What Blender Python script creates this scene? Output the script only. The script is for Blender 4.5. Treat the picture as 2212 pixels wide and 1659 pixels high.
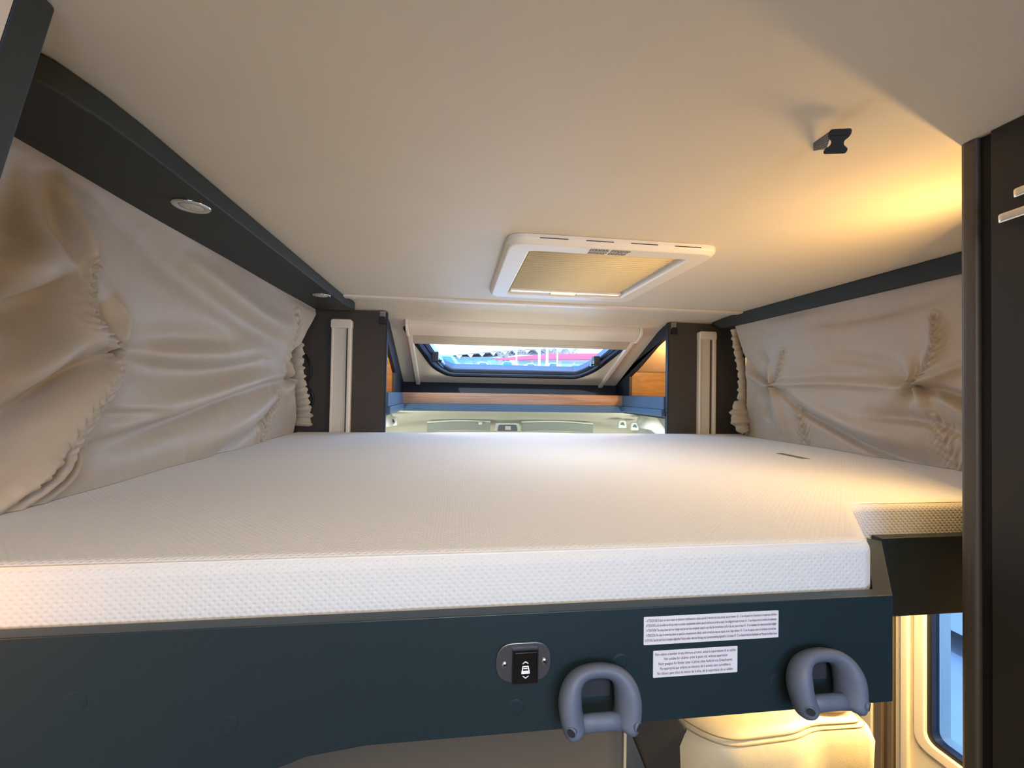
import bpy, math, random
import numpy as np
from mathutils import Matrix, Vector

for o in list(bpy.data.objects):
    bpy.data.objects.remove(o)
sc = bpy.context.scene
COL = sc.collection
random.seed(4)
H = 1.45            # eye height above the van floor; geometry below is written relative to eye level

# ------------------------------------------------------------------ camera
YAW, PITCH, ROLL, FPX = .1271, .0179, .0167, 937.0
cy_, sy_, cp_, sp_ = math.cos(YAW), math.sin(YAW), math.cos(PITCH), math.sin(PITCH)
fw = Vector((sy_*cp_, cy_*cp_, sp_)); rt = Vector((cy_, -sy_, 0)); up = rt.cross(fw)
r2 = math.cos(ROLL)*rt + math.sin(ROLL)*up
u2 = -math.sin(ROLL)*rt + math.cos(ROLL)*up
cam_d = bpy.data.cameras.new('camera')
cam_d.sensor_width = 36.0; cam_d.lens = 36.0*FPX/2212.0
cam_d.clip_start = .02; cam_d.clip_end = 400
cam = bpy.data.objects.new('camera', cam_d); COL.objects.link(cam)
M3 = Matrix((r2, u2, -fw)).transposed()
cam.matrix_world = Matrix.Translation((0, 0, H)) @ M3.to_4x4()
sc.camera = cam

# ------------------------------------------------------------------ world, daylight, exposure
w = bpy.data.worlds.new('sky'); sc.world = w; w.use_nodes = True
bgn = w.node_tree.nodes['Background']
bgn.inputs[0].default_value = (.62, .83, 1.0, 1)
bgn.inputs[1].default_value = 2.2
sc.view_settings.view_transform = 'Standard'
sc.view_settings.look = 'None'
sc.view_settings.gamma = 1
sc.view_settings.use_curve_mapping = False
sc.view_settings.exposure = 0.72
sc.cycles.max_bounces = 5; sc.cycles.diffuse_bounces = 3; sc.cycles.glossy_bounces = 3
sc.cycles.use_adaptive_sampling = True; sc.cycles.adaptive_threshold = .03
sc.cycles.caustics_reflective = False; sc.cycles.caustics_refractive = False

def area(name, loc, target, sx, sy, power, col, spread=180):
    l = bpy.data.lights.new(name, 'AREA'); l.shape = 'RECTANGLE'; l.size = sx; l.size_y = sy
    l.energy = power; l.color = col; l.spread = math.radians(spread)
    o = bpy.data.objects.new(name, l); COL.objects.link(o)
    p = Vector((loc[0], loc[1], loc[2]+H)); t = Vector((target[0], target[1], target[2]+H))
    o.location = p; o.rotation_euler = (t-p).to_track_quat('-Z', 'Y').to_euler()
    return o
def point(name, loc, power, col, rad):
    l = bpy.data.lights.new(name, 'POINT'); l.energy = power; l.color = col; l.shadow_soft_size = rad
    o = bpy.data.objects.new(name, l); COL.objects.link(o); o.location = (loc[0], loc[1], loc[2]+H)
    return o
DAY = (.42, .62, 1.0); WARM = (1.0, .62, .22); LED = (1.0, .84, .64)
sun = bpy.data.lights.new('sun', 'SUN'); sun.energy = 2.2; sun.color = (1, .95, .88); sun.angle = .01
so = bpy.data.objects.new('sun', sun); COL.objects.link(so)
so.rotation_euler = Vector((.35, .8, -.62)).to_track_quat('-Z', 'Y').to_euler()
# daylight entering by the rear window and the open entrance behind the camera
area('daylight_rear_window', (.45, -1.52, .08), (.2, 0, -.15), 1.0, .55, 14.5, DAY)
area('daylight_roof_window', (.4, 2.80, .25), (.3, 1.9, -.4), 1.0, .35, 7.2, (.26, .52, 1.0))
area('daylight_windscreen', (.4, 4.0, -.5), (.4, 3.0, -.25), 1.6, .5, 2.5, (.70, .88, 1.0))
area('cab_fill_left', (-.79, 2.72, -.62), (.4, 3.3, -.25), .7, .4, 10, (.95, .97, .90))  # unseen fill added to brighten the headliner; no window in this wall
area('cab_fill_right', (1.63, 2.72, -.62), (.4, 3.3, -.25), .7, .4, 10, (.95, .97, .90))  # matching fill added on the right, also without a window
# added fill: unseen ceiling lamp, then a lamp below the hatch blind
area('ceiling_lamp_light', (0, -.45, .40), (0, -.45, -1), .5, .3, 7.5, LED)
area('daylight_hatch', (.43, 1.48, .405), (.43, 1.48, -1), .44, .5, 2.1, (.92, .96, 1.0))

# ------------------------------------------------------------------ materials
def lin(c):
    return tuple((v/255/12.92 if v/255 <= .04045 else ((v/255+.055)/1.055)**2.4) for v in c)
def mat(name, rgb, rough=.6, metal=0., noise=0., nscale=40., bump=0., bscale=400., spec=.5, sheen=0., coat=0., emit=None, estr=0.):
    m = bpy.data.materials.new(name); m.use_nodes = True
    nt = m.node_tree; b = nt.nodes['Principled BSDF']
    c = lin(rgb)
    b.inputs['Base Color'].default_value = (*c, 1)
    b.inputs['Roughness'].default_value = rough; b.inputs['Metallic'].default_value = metal
    b.inputs['Specular IOR Level'].default_value = spec
    b.inputs['Sheen Weight'].default_value = sheen; b.inputs['Coat Weight'].default_value = coat
    if emit:
        b.inputs['Emission Color'].default_value = (*lin(emit), 1); b.inputs['Emission Strength'].default_value = estr
    tc = nt.nodes.new('ShaderNodeTexCoord')
    if noise:
        n = nt.nodes.new('ShaderNodeTexNoise'); n.inputs['Scale'].default_value = nscale; n.inputs['Detail'].default_value = 4
        nt.links.new(tc.outputs['Object'], n.inputs['Vector'])
        r = nt.nodes.new('ShaderNodeMapRange'); r.inputs[1].default_value = .3; r.inputs[2].default_value = .7
        r.inputs[3].default_value = 1-noise; r.inputs[4].default_value = 1+noise
        nt.links.new(n.outputs[0], r.inputs[0])
        mx = nt.nodes.new('ShaderNodeVectorMath'); mx.operation = 'SCALE'; mx.inputs[0].default_value = c
        nt.links.new(r.outputs[0], mx.inputs['Scale']); nt.links.new(mx.outputs[0], b.inputs['Base Color'])
    if bump:
        n2 = nt.nodes.new('ShaderNodeTexNoise'); n2.inputs['Scale'].default_value = bscale
        nt.links.new(tc.outputs['Object'], n2.inputs['Vector'])
        bp = nt.nodes.new('ShaderNodeBump'); bp.inputs['Strength'].default_value = bump; bp.inputs['Distance'].default_value = .001
        nt.links.new(n2.outputs[0], bp.inputs['Height']); nt.links.new(bp.outputs[0], b.inputs['Normal'])
    return m
def glass(name, tint=(.92, .97, 1.0), refl=.06):
    m = bpy.data.materials.new(name); m.use_nodes = True; nt = m.node_tree; nt.nodes.clear()
    o = nt.nodes.new('ShaderNodeOutputMaterial'); mx = nt.nodes.new('ShaderNodeMixShader')
    t = nt.nodes.new('ShaderNodeBsdfTransparent'); g = nt.nodes.new('ShaderNodeBsdfGlossy')
    t.inputs[0].default_value = (*tint, 1); g.inputs['Roughness'].default_value = .02
    mx.inputs[0].default_value = refl
    nt.links.new(t.outputs[0], mx.inputs[1]); nt.links.new(g.outputs[0], mx.inputs[2]); nt.links.new(mx.outputs[0], o.inputs[0])
    return m
def mattress_mat():
    m = mat('mattress_knit', (226, 224, 222), .85, sheen=.15)
    nt = m.node_tree; b = nt.nodes['Principled BSDF']
    tc = nt.nodes.new('ShaderNodeTexCoord'); sp = nt.nodes.new('ShaderNodeSeparateXYZ')
    nt.links.new(tc.outputs['Object'], sp.inputs[0])
    def ma(op, a, bb=None):
        n = nt.nodes.new('ShaderNodeMath'); n.operation = op
        for i, v in enumerate((a, bb)):
            if v is None: continue
            if isinstance(v, (int, float)): n.inputs[i].default_value = v
            else: nt.links.new(v, n.inputs[i])
        return n.outputs[0]
    yz = ma('ADD', sp.outputs[1], sp.outputs[2])
    k = 2*math.pi/.0105
    a = ma('SINE', ma('MULTIPLY', ma('ADD', sp.outputs[0], yz), k*.5))
    c = ma('SINE', ma('MULTIPLY', ma('SUBTRACT', sp.outputs[0], yz), k*.5))
    p = ma('POWER', ma('ABSOLUTE', ma('MULTIPLY', a, c)), 3.0)
    h = ma('SUBTRACT', 1.0, p)
    bp = nt.nodes.new('ShaderNodeBump'); bp.inputs['Strength'].default_value = .42; bp.inputs['Distance'].default_value = .0018
    nt.links.new(h, bp.inputs['Height']); nt.links.new(bp.outputs[0], b.inputs['Normal'])
    return m
def wood_mat(name, c1, c2, axis_scale=(1.2, 30, 30)):
    m = mat(name, c1, .45); nt = m.node_tree; b = nt.nodes['Principled BSDF']
    tc = nt.nodes.new('ShaderNodeTexCoord'); mp = nt.nodes.new('ShaderNodeMapping'); mp.inputs['Scale'].default_value = axis_scale
    n = nt.nodes.new('ShaderNodeTexNoise'); n.inputs['Scale'].default_value = 3; n.inputs['Detail'].default_value = 6; n.inputs['Distortion'].default_value = .6
    r = nt.nodes.new('ShaderNodeValToRGB'); r.color_ramp.elements[0].color = (*lin(c1), 1); r.color_ramp.elements[1].color = (*lin(c2), 1)
    r.color_ramp.elements[0].position = .35; r.color_ramp.elements[1].position = .68
    nt.links.new(tc.outputs['Object'], mp.inputs[0]); nt.links.new(mp.outputs[0], n.inputs[0]); nt.links.new(n.outputs[0], r.inputs[0])
    nt.links.new(r.outputs[0], b.inputs['Base Color'])
    return m
M = dict(
    ceil=mat('ceiling_vinyl', (222, 209, 186), .55, noise=.015, nscale=8, bump=.12, bscale=500),
    cream=mat('cream_plastic', (236, 226, 208), .42),
    creamtrim=mat('cream_trim', (232, 216, 196), .4),
    green=mat('dark_green_laminate', (28, 44, 50), .42, noise=.04, nscale=90, bump=.05, bscale=900),
    green2=mat('dark_green_matt', (37, 43, 41), .6, noise=.04, nscale=90),
    navy=mat('navy_laminate', (62, 88, 112), .5, noise=.03),
    navydark=mat('navy_dark', (24, 32, 46), .55),
    brown=mat('brown_textile_board', (74, 66, 58), .8, noise=.14, nscale=260, bump=.35, bscale=700),
    wardrobe=mat('wardrobe_laminate', (38, 33, 28), .55, noise=.05, nscale=150),
    wtrim=mat('wardrobe_trim', (76, 66, 55), .5),
    gap=mat('shadow_gap_rubber', (10, 10, 12), .7),
    wall=mat('wall_lining', (206, 198, 184), .7),
    alu=mat('champagne_aluminium', (244, 232, 212), .42, .1),
    alu2=mat('champagne_aluminium_inner', (232, 220, 200), .5, .1),
    curtain=mat('taupe_satin', (172, 160, 143), .5, noise=.03, nscale=30, bump=.15, bscale=900, sheen=.25),
    mattress=mattress_mat(),
    piping=mat('white_piping', (236, 234, 232), .8),
    tag=mat('grey_label', (120, 116, 112), .8),
    hook=mat('grey_rubber', (94, 103, 122), .55, noise=.03, nscale=120, bump=.08, bscale=700),
    holedark=mat('hook_recess', (40, 44, 52), .7),  # dark colour painted for the shade in hook openings and screw holes
    black=mat('black_plastic', (14, 14, 16), .4),
    blackgloss=mat('black_gloss', (10, 10, 13), .18),
    plate=mat('brushed_steel', (132, 132, 140), .3, .9, noise=.05, nscale=300),
    chrome=mat('chrome', (215, 218, 222), .15, 1.0),
    lens=mat('frosted_lens', (205, 200, 190), .35),
    white=mat('white_print', (238, 238, 240), .6),
    sticker=mat('white_sticker', (226, 224, 232), .5),
    ink=mat('maroon_ink', (84, 34, 44), .7),
    greyink=mat('grey_ink', (128, 120, 108), .8),
    pleat=mat('pleated_blind_cloth', (250, 232, 190), .8, noise=.02, nscale=30),
    pleatback=mat('pleat_shadow_cloth', (120, 96, 62), .9),  # dark backing colour stands in for the shade between pleats
    rollcloth=mat('roller_cloth', (196, 182, 158), .7),
    rubber=mat('black_rubber', (12, 13, 18), .45),
    seal=mat('blue_grey_frame', (96, 122, 168), .35),
    wood=wood_mat('oak_plank', (150, 106, 78), (182, 138, 106)),
    wood2=wood_mat('brown_wood', (120, 92, 62), (140, 108, 74), (3, 3, 14)),
    head=mat('headliner_fabric', (206, 204, 184), .85, bump=.2, bscale=600),
    headlt=mat('headliner_plastic', (214, 220, 212), .6),
    visor=mat('visor_cloth', (150, 158, 150), .8),
    console=mat('console_grey', (92, 106, 118), .5),
    leather=mat('cream_leather', (232, 210, 168), .48, noise=.03, nscale=60, bump=.25, bscale=350),
    stitch=mat('stitch_thread', (168, 144, 104), .8),
    taupe=mat('taupe_upholstery', (118, 108, 94), .8, noise=.05, nscale=300),
    edging=mat('pale_edging', (214, 200, 172), .5),
    shell=mat('dark_seat_shell', (60, 54, 48), .6, noise=.05, nscale=200),
    doorcream=mat('door_cream', (232, 218, 196), .5),
    doormetal=mat('door_metal', (150, 132, 112), .3, .6),
    floor=wood_mat('floor_vinyl', (96, 84, 72), (120, 104, 88), (14, 1.5, 14)),
    strap=mat('grey_webbing', (150, 146, 140), .8),
    glass=glass('window_glass'), glass2=glass('door_glass', (.55, .72, 1.0), .10),
    lampw=mat('warm_lamp', (255, 220, 150), .5, emit=(255, 190, 90), estr=2),
    lampn=mat('added_lamp_lens', (250, 240, 220), .5, emit=(255, 226, 180), estr=4),
    asphalt=mat('pale_asphalt', (188, 192, 196), .9, noise=.05, nscale=2),
    vanpaint=mat('light_blue_paint', (150, 206, 232), .35),
    vanglass=mat('blue_car_glass', (70, 130, 190), .15),
    carwhite=mat('white_car_paint', (226, 232, 236), .35),
    carblue=mat('pale_blue_car_paint', (136, 190, 220), .35),
    red=mat('red_fascia', (236, 92, 128), .6),  # pinkened so the colour carries the overexposure outside
    building=mat('pale_facade', (206, 208, 214), .8), bglass=mat('facade_glass', (140, 186, 214), .2),
    hedge=mat('bare_hedge', (170, 164, 168), .9, noise=.25, nscale=3),
    steel=mat('pale_steel', (224, 228, 232), .5),
    tyre=mat('tyre', (30, 30, 32), .8),
)

_nt = M['pleat'].node_tree; _tr = _nt.nodes.new('ShaderNodeBsdfTranslucent'); _tr.inputs[0].default_value = (.86, .74, .50, 1)
_mx = _nt.nodes.new('ShaderNodeMixShader'); _mx.inputs[0].default_value = .14
_nt.links.new(_nt.nodes['Principled BSDF'].outputs[0], _mx.inputs[1]); _nt.links.new(_tr.outputs[0], _mx.inputs[2])
_nt.links.new(_mx.outputs[0], _nt.nodes['Material Output'].inputs[0])

# ------------------------------------------------------------------ mesh helpers (verts relative to eye level)
def link(o, parent=None):
    COL.objects.link(o)
    if parent is not None: o.parent = parent
    return o
ORIG = {}
def thing(name, label, cat, loc, group=None):
    o = bpy.data.objects.new(name, None); COL.objects.link(o)
    o.empty_display_size = .05
    o.location = (loc[0], loc[1], loc[2]+H); ORIG[o] = Vector(o.location)
    o['label'] = label; o['category'] = cat
    if group: o['group'] = group
    return o
def tag(o, label, cat, group=None):
    o['label'] = label; o['category'] = cat
    if group: o['group'] = group
    return o
def obj(name, vf, m, parent=None, smooth=False, bevel=0., seg=2, label=None, kind=None, solid=0., sub=0, auto=None):
    V, Fc = vf
    V = np.array(V, float).copy(); V[:, 2] += H
    if parent is not None: org = ORIG[parent]
    else:
        a, b = V.min(0), V.max(0); org = Vector(((a[0]+b[0])/2, (a[1]+b[1])/2, a[2]))
    V -= np.array(org)
    me = bpy.data.meshes.new(name); me.from_pydata(V.tolist(), [], [list(f) for f in Fc]); me.update()
    import bmesh
    bm = bmesh.new(); bm.from_mesh(me)
    bmesh.ops.recalc_face_normals(bm, faces=bm.faces); bm.to_mesh(me); bm.free()
    me.materials.append(m)
    o = bpy.data.objects.new(name, me)
    if parent is None: o.location = org
    link(o, parent); ORIG[o] = Vector(org)
    if smooth: me.polygons.foreach_set('use_smooth', [True]*len(me.polygons))
    if solid:
        s = o.modifiers.new('solid', 'SOLIDIFY'); s.thickness = solid; s.offset = -1
    if bevel:
        b = o.modifiers.new('bevel', 'BEVEL'); b.width = bevel; b.segments = seg; b.limit_method = 'ANGLE'; b.angle_limit = math.radians(35)
        b.harden_normals = False
        me.polygons.foreach_set('use_smooth', [True]*len(me.polygons))
        wn = o.modifiers.new('wn', 'WEIGHTED_NORMAL'); wn.keep_sharp = False
    if sub:
        s = o.modifiers.new('sub', 'SUBSURF'); s.levels = sub; s.render_levels = sub
    if label: o['label'] = label
    if kind: o['kind'] = kind
    return o
def struct(name, vf, m, **k):
    return obj(name, vf, m, kind='structure', **k)
def join(*vfs):
    V = []; Fc = []
    for v, f in vfs:
        n = len(V); V += [tuple(p) for p in v]; Fc += [[i+n for i in q] for q in f]
    return V, Fc
def box(x0, x1, y0, y1, z0, z1):
    V = [(x, y, z) for z in (z0, z1) for y in (y0, y1) for x in (x0, x1)]
    return V, [(0, 2, 3, 1), (4, 5, 7, 6), (0, 1, 5, 4), (2, 6, 7, 3), (0, 4, 6, 2), (1, 3, 7, 5)]
def prism(poly, ax, a, b):
    """polygon in the plane across axis ax, pushed from a to b"""
    n = len(poly)
    def P(p, t): return {'x': (t, p[0], p[1]), 'y': (p[0], t, p[1]), 'z': (p[0], p[1], t)}[ax]
    V = [P(p, a) for p in poly]+[P(p, b) for p in poly]
    return V, [tuple(range(n))[::-1], tuple(range(n, 2*n))]+[(i, (i+1) % n, n+(i+1) % n, n+i) for i in range(n)]
def rpoly(pts, r, n=6):
    """round the corners of a polygon"""
    out = []; N = len(pts); rr = r if isinstance(r, (list, tuple)) else [r]*N
    for i in range(N):
        p = Vector(pts[i]); a = Vector(pts[i-1]); b = Vector(pts[(i+1) % N])
        da = (a-p); db = (b-p); la, lb = da.length, db.length; da.normalize(); db.normalize()
        q = min(rr[i], la*.49, lb*.49)
        if q < 1e-6: out.append(tuple(p)); continue
        s, e = p+da*q, p+db*q
        for k in range(n+1):
            t = k/n; out.append(tuple((1-t)**2*s+2*t*(1-t)*p+t*t*e))
    return out
def ring(outer, inner, ax, a, b):
    n = len(outer); assert len(inner) == n
    def P(p, t): return {'x': (t, p[0], p[1]), 'y': (p[0], t, p[1]), 'z': (p[0], p[1], t)}[ax]
    V = [P(p, a) for p in outer]+[P(p, a) for p in inner]+[P(p, b) for p in outer]+[P(p, b) for p in inner]
    Fc = []
    for i in range(n):
        j = (i+1) % n
        Fc += [(i, j, n+j, n+i), (2*n+i, 3*n+i, 3*n+j, 2*n+j), (i, 2*n+i, 2*n+j, j), (n+i, n+j, 3*n+j, 3*n+i)]
    return V, Fc
def sweep(path, rads, n=10, closed=False, cap=True):
    """tube along a path; rads a number or one (ra, rb) or number for each point"""
    P = [Vector(p) for p in path]; N = len(P)
    if isinstance(rads, (int, float)): rads = [rads]*N
    V = []; Fc = []; prev = None
    for i in range(N):
        if closed: t = P[(i+1) % N]-P[i-1]
        else: t = P[min(i+1, N-1)]-P[max(i-1, 0)]
        t.normalize()
        if prev is None:
            a = Vector((0, 0, 1)) if abs(t.z) < .9 else Vector((0, 1, 0))
            u = t.cross(a).normalized()
        else:
            u = (prev-t*prev.dot(t)).normalized()
        prev = u; v = t.cross(u)
        r = rads[i]; ra, rb = (r, r) if isinstance(r, (int, float)) else r
        for k in range(n):
            an = 2*math.pi*k/n; V.append(tuple(P[i]+u*(ra*math.cos(an))+v*(rb*math.sin(an))))
    for i in range(N if closed else N-1):
        j = (i+1) % N
        for k in range(n):
            l = (k+1) % n; Fc.append((i*n+k, i*n+l, j*n+l, j*n+k))
    if cap and not closed:
        Fc += [tuple(range(n))[::-1], tuple(range((N-1)*n, N*n))]
    return V, Fc
def cyl(p0, p1, r, n=20, r1=None):
    return sweep([p0, p1], [r, r if r1 is None else r1], n)
def lathe(c, axis, prof, n=32):
    """prof: (radius, offset along axis)"""
    ax = Vector(axis).normalized(); a = Vector((0, 0, 1)) if abs(ax.z) < .9 else Vector((1, 0, 0))
    u = ax.cross(a).normalized(); v = ax.cross(u); c = Vector(c); V = []; Fc = []
    for r, h in prof:
        for k in range(n):
            an = 2*math.pi*k/n; V.append(tuple(c+ax*h+u*(r*math.cos(an))+v*(r*math.sin(an))))
    for i in range(len(prof)-1):
        for k in range(n): Fc.append((i*n+k, i*n+(k+1) % n, (i+1)*n+(k+1) % n, (i+1)*n+k))
    Fc += [tuple(range(n))[::-1], tuple(range((len(prof)-1)*n, len(prof)*n))]
    return V, Fc
def spline(pts, n=8):
    """Catmull-Rom through pts"""
    P = [Vector(p) for p in pts]; out = []
    for i in range(len(P)-1):
        p0 = P[max(i-1, 0)]; p1 = P[i]; p2 = P[i+1]; p3 = P[min(i+2, len(P)-1)]
        for k in range(n):
            t = k/n
            out.append(.5*((2*p1)+(p2-p0)*t+(2*p0-5*p1+4*p2-p3)*t*t+(3*p1-p0-3*p2+p3)*t**3))
    out.append(P[-1]); return out
def text(body):
    """flat lettering as verts in a unit box: x 0..1, y in line heights"""
    c = bpy.data.curves.new('lettering', 'FONT'); c.body = body; c.resolution_u = 2
    o = bpy.data.objects.new('lettering', c); COL.objects.link(o)
    bpy.context.view_layer.update()
    me = bpy.data.meshes.new_from_object(o.evaluated_get(bpy.context.evaluated_depsgraph_get()))
    V = np.array([v.co[:] for v in me.vertices]); Fc = [tuple(p.vertices) for p in me.polygons]
    bpy.data.objects.remove(o); bpy.data.curves.remove(c); bpy.data.meshes.remove(me)
    V[:, 0] -= V[:, 0].min(); V[:, 0] /= V[:, 0].max()
    return V, Fc

# ================================================================== THE SHELL
ZC = .4255; XW0, XW1, YB, ZF = -.82, 1.66, -1.6, -1.45
struct('floor', box(XW0-.04, XW1+.04, YB-.04, 4.2, ZF-.04, ZF), M['floor'])
struct('wall_left', box(XW0-.04, XW0, YB, 4.2, ZF, .47), M['wall'])
# right wall with the door window left open
DY0, DY1, DZ0, DZ1 = .80, 1.30, -1.16, -.52
struct('wall_right', join(box(XW1, XW1+.04, YB, DY0, ZF, .47), box(XW1, XW1+.04, DY1, 4.2, ZF, .47),
                          box(XW1, XW1+.04, DY0, DY1, ZF, DZ0), box(XW1, XW1+.04, DY0, DY1, DZ1, .47)), M['wall'])
# back wall with its window
struct('wall_back', join(box(XW0, -.1, YB-.04, YB, ZF, .47), box(1.0, XW1, YB-.04, YB, ZF, .47),
                         box(-.1, 1.0, YB-.04, YB, ZF, -.2), box(-.1, 1.0, YB-.04, YB, .36, .47)), M['wall'])
struct('window_2', ring(rpoly([(-.1, -.2), (1.0, -.2), (1.0, .36), (-.1, .36)], .05), rpoly([(-.07, -.17), (.97, -.17), (.97, .33), (-.07, .33)], .04), 'y', YB-.045, YB+.012), M['creamtrim'])
# main ceiling sheet with the hatch opening
hx0, hx1, hy0, hy1 = .203, .668, 1.212, 1.748
struct('ceiling', join(box(XW0, hx0, YB, 2.04, ZC, ZC+.04), box(hx1, XW1, YB, 2.04, ZC, ZC+.04),
                       box(hx0, hx1, YB, hy0, ZC, ZC+.04), box(hx0, hx1, hy1, 2.04, ZC, ZC+.04)), M['ceil'])
# front roof cap: bends down over the cab, window opening in the slope
SL = lambda y: .385-.459*(y-2.42)
capprof = [(2.04, ZC), (2.14, .4245), (2.24, .4185), (2.32, .407), (2.38, .395), (2.44, SL(2.44))]
V = []; Fc = []
for i, (y, z) in enumerate(capprof):
    V += [(XW0, y, z), (XW1, y, z), (XW1, y, z+.03), (XW0, y, z+.03)]
for i in range(len(capprof)-1):
    for k in range(4): Fc.append((4*i+k, 4*i+(k+1) % 4, 4*i+4+(k+1) % 4, 4*i+4+k))
struct('ceiling.001', (V, Fc), M['ceil'], smooth=False)
# window outline (x, y along the slope)
wout = [(-.305, 2.48), (-.155, 2.93), (-.06, 3.028), (.858, 3.028), (.955, 2.93), (1.098, 2.48)]
wloop = rpoly(wout, [.03, .10, .05, .05, .10, .03], 6)
cxm, cym = .4, 2.78
def slope3(loop, off): return [(x, y, SL(y)-off) for x, y in loop]
def to_rect(loop, x0, x1, y0, y1):
    out = []
    for x, y in loop:
        dx, dy = x-cxm, y-cym
        t = min(((x1-cxm)/dx if dx > 0 else (x0-cxm)/dx) if abs(dx) > 1e-9 else 1e9, ((y1-cym)/dy if dy > 0 else (y0-cym)/dy) if abs(dy) > 1e-9 else 1e9)
        out.append((cxm+dx*t, cym+dy*t))
    return out
def ring3(A, B):
    n = len(A); return A+B, [(i, (i+1) % n, n+(i+1) % n, n+i) for i in range(n)]
def slab_ring(outer, inner, off0, off1):
    A0, B0, A1, B1 = slope3(outer, off0), slope3(inner, off0), slope3(outer, off1), slope3(inner, off1)
    n = len(outer); V = A0+B0+A1+B1; Fc = []
    for i in range(n):
        j = (i+1) % n
        Fc += [(i, j, n+j, n+i), (2*n+i, 3*n+i, 3*n+j, 2*n+j), (i, 2*n+i, 2*n+j, j), (n+i, n+j, 3*n+j, 3*n+i)]
    return V, Fc
# corners of the sheet are added so the outer outline is a true rectangle
def rect_loop(loop, x0, x1, y0, y1):
    o = to_rect(loop, x0, x1, y0, y1)
    for c in ((x0, y0), (x1, y0), (x1, y1), (x0, y1)):
        k = min(range(len(o)), key=lambda i: (o[i][0]-c[0])**2+(o[i][1]-c[1])**2); o[k] = c
    return o
struct('ceiling.002', slab_ring(rect_loop(wloop, XW0, XW1, 2.44, 3.14), wloop, -.03, 0), M['ceil'])
# joint strip across the ceiling
t1 = struct('trim_1', join(prism([(2.018, ZC), (2.07, ZC), (2.066, ZC-.010), (2.022, ZC-.010)], 'x', -.513, 1.43)), M['creamtrim'], bevel=.002)
for x in (-.47, -.06, .33, .72, 1.10, 1.36):
    obj('screw', lathe((x, 2.045, ZC-.0098), (0, 0, -1), [(.005, 0), (.005, .0015), (.002, .0025)], 10), M['white'], t1)

# front wall under the roof window, cab shell
struct('wall_front', box(XW0, XW1, 3.14, 3.18, -.11, .09), M['navydark'])
struct('trim_2', prism([(3.14, -.10), (3.14, .075), (3.05, -.10)], 'x', -.372, 1.185), M['navydark'])

struct('ceiling.003', box(XW0, XW1, 3.14, 4.2, -.115, -.10), M['headlt'])  # unseen cab roof, added to block sky above the lining
# inner side panels of the cab opening (follow the bend of the roof) with shelf openings
def side_panel(name, x0, x1, low, m):
    up_ = [(2.325, .405), (2.38, .393), (2.44, .375), (2.55, .326), (2.7, .257), (2.88, .174), (3.05, .096), (3.14, .052)]
    # band between the roof and the opening, then the solid front, then the sill below the opening
    n = len(low)
    poly_band = [(2.325, low[0][1])]+low[1:]+[(3.14, low[-1][1])]+[(y, z) for y, z in reversed(up_)]
    polys = [poly_band, [(low[-1][0], -.012), (3.14, -.012), (3.14, low[-1][1]), (low[-1][0], low[-1][1])],
             [(2.325, -.14), (3.14, -.14), (3.14, -.012), (2.325, -.012)]]
    return struct(name, join(*[prism(p, 'x', x0, x1) for p in polys]), m)
side_panel('trim_3', 1.185, 1.205, [(2.325, .322), (2.40, .312), (2.47, .290), (2.56, .250), (2.66, .205), (2.76, .162), (2.85, .129), (2.872, .118)], M['navydark'])
side_panel('trim_4', -.392, -.372, [(2.325, .300), (2.36, .283), (2.44, .243), (2.55, .190), (2.65, .142), (2.72, .106)], M['navydark'])
# cubby insides: floor, back and cheeks of brown wood
struct('trim_5', join(box(1.205, XW1, 2.33, 3.12, -.05, -.03), box(1.205, XW1, 2.905, 2.925, -.03, .15)), M['wood2'])
struct('trim_6', join(box(XW0, -.392, 2.33, 3.12, -.05, -.03), box(XW0, -.392, 2.76, 2.78, -.03, .20)), M['wood2'])
struct('trim_7', box(XW1-.012, XW1-.002, 2.33, 2.905, -.03, .19), M['wood2'])
struct('trim_8', box(XW0+.002, XW0+.012, 2.33, 2.76, -.03, .24), M['wood2'])
for nm, x, y in (('cubby_lamp', 1.42, 2.52), ('cubby_lamp', -.60, 2.50)):
    side = 'right' if x > 0 else 'left'
    t = tag(obj(nm, lathe((x, y, SL(y)-.004), (0, -.42, -1), [(.03, -.004), (.03, .006), (.024, .008)], 20), M['lampw'], None),
            f'small warm lamp inside the {side} cubby beside the roof window', 'lamp', 'lamps in the front cubbies')
    point(nm+'_light', (x, y-.02, SL(y)-.05), 7.5 if x > 0 else 7, WARM, .03)

# ================================================================== FRONT WINDOW
wf = thing('roof_window', 'tilted front roof window with rubber seal and cream blind frame', 'window', (.4, 2.78, SL(2.78)-.06))
def inset(loop, d):
    out = []; N = len(loop)
    for i in range(N):
        a, p, b = Vector(loop[i-1]), Vector(loop[i]), Vector(loop[(i+1) % N])
        t = (b-a).normalized(); nrm = Vector((-t.y, t.x))
        if nrm.dot(Vector((cxm, cym))-p) < 0: nrm = -nrm
        out.append(tuple(p+nrm*d))
    return out
l0 = inset(wloop, -.006); l1 = inset(wloop, .012); l2 = inset(wloop, .042); l3 = inset(wloop, .052); l4 = inset(wloop, .070)
obj('rubber_seal', slab_ring(l0, l1, -.032, .006), M['rubber'], wf)
obj('window_frame', slab_ring(l1, l2, -.035, -.004), M['seal'], wf)
obj('inner_seal', slab_ring(l2, l3, -.036, .001), M['rubber'], wf)
obj('sash', slab_ring(l3, l4, -.045, -.012), M['seal'], wf)
gl = slope3(inset(wloop, .060), -.035); n = len(gl)
obj('pane', (gl, [tuple(range(n))]), M['glass'], wf, solid=.004)
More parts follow.
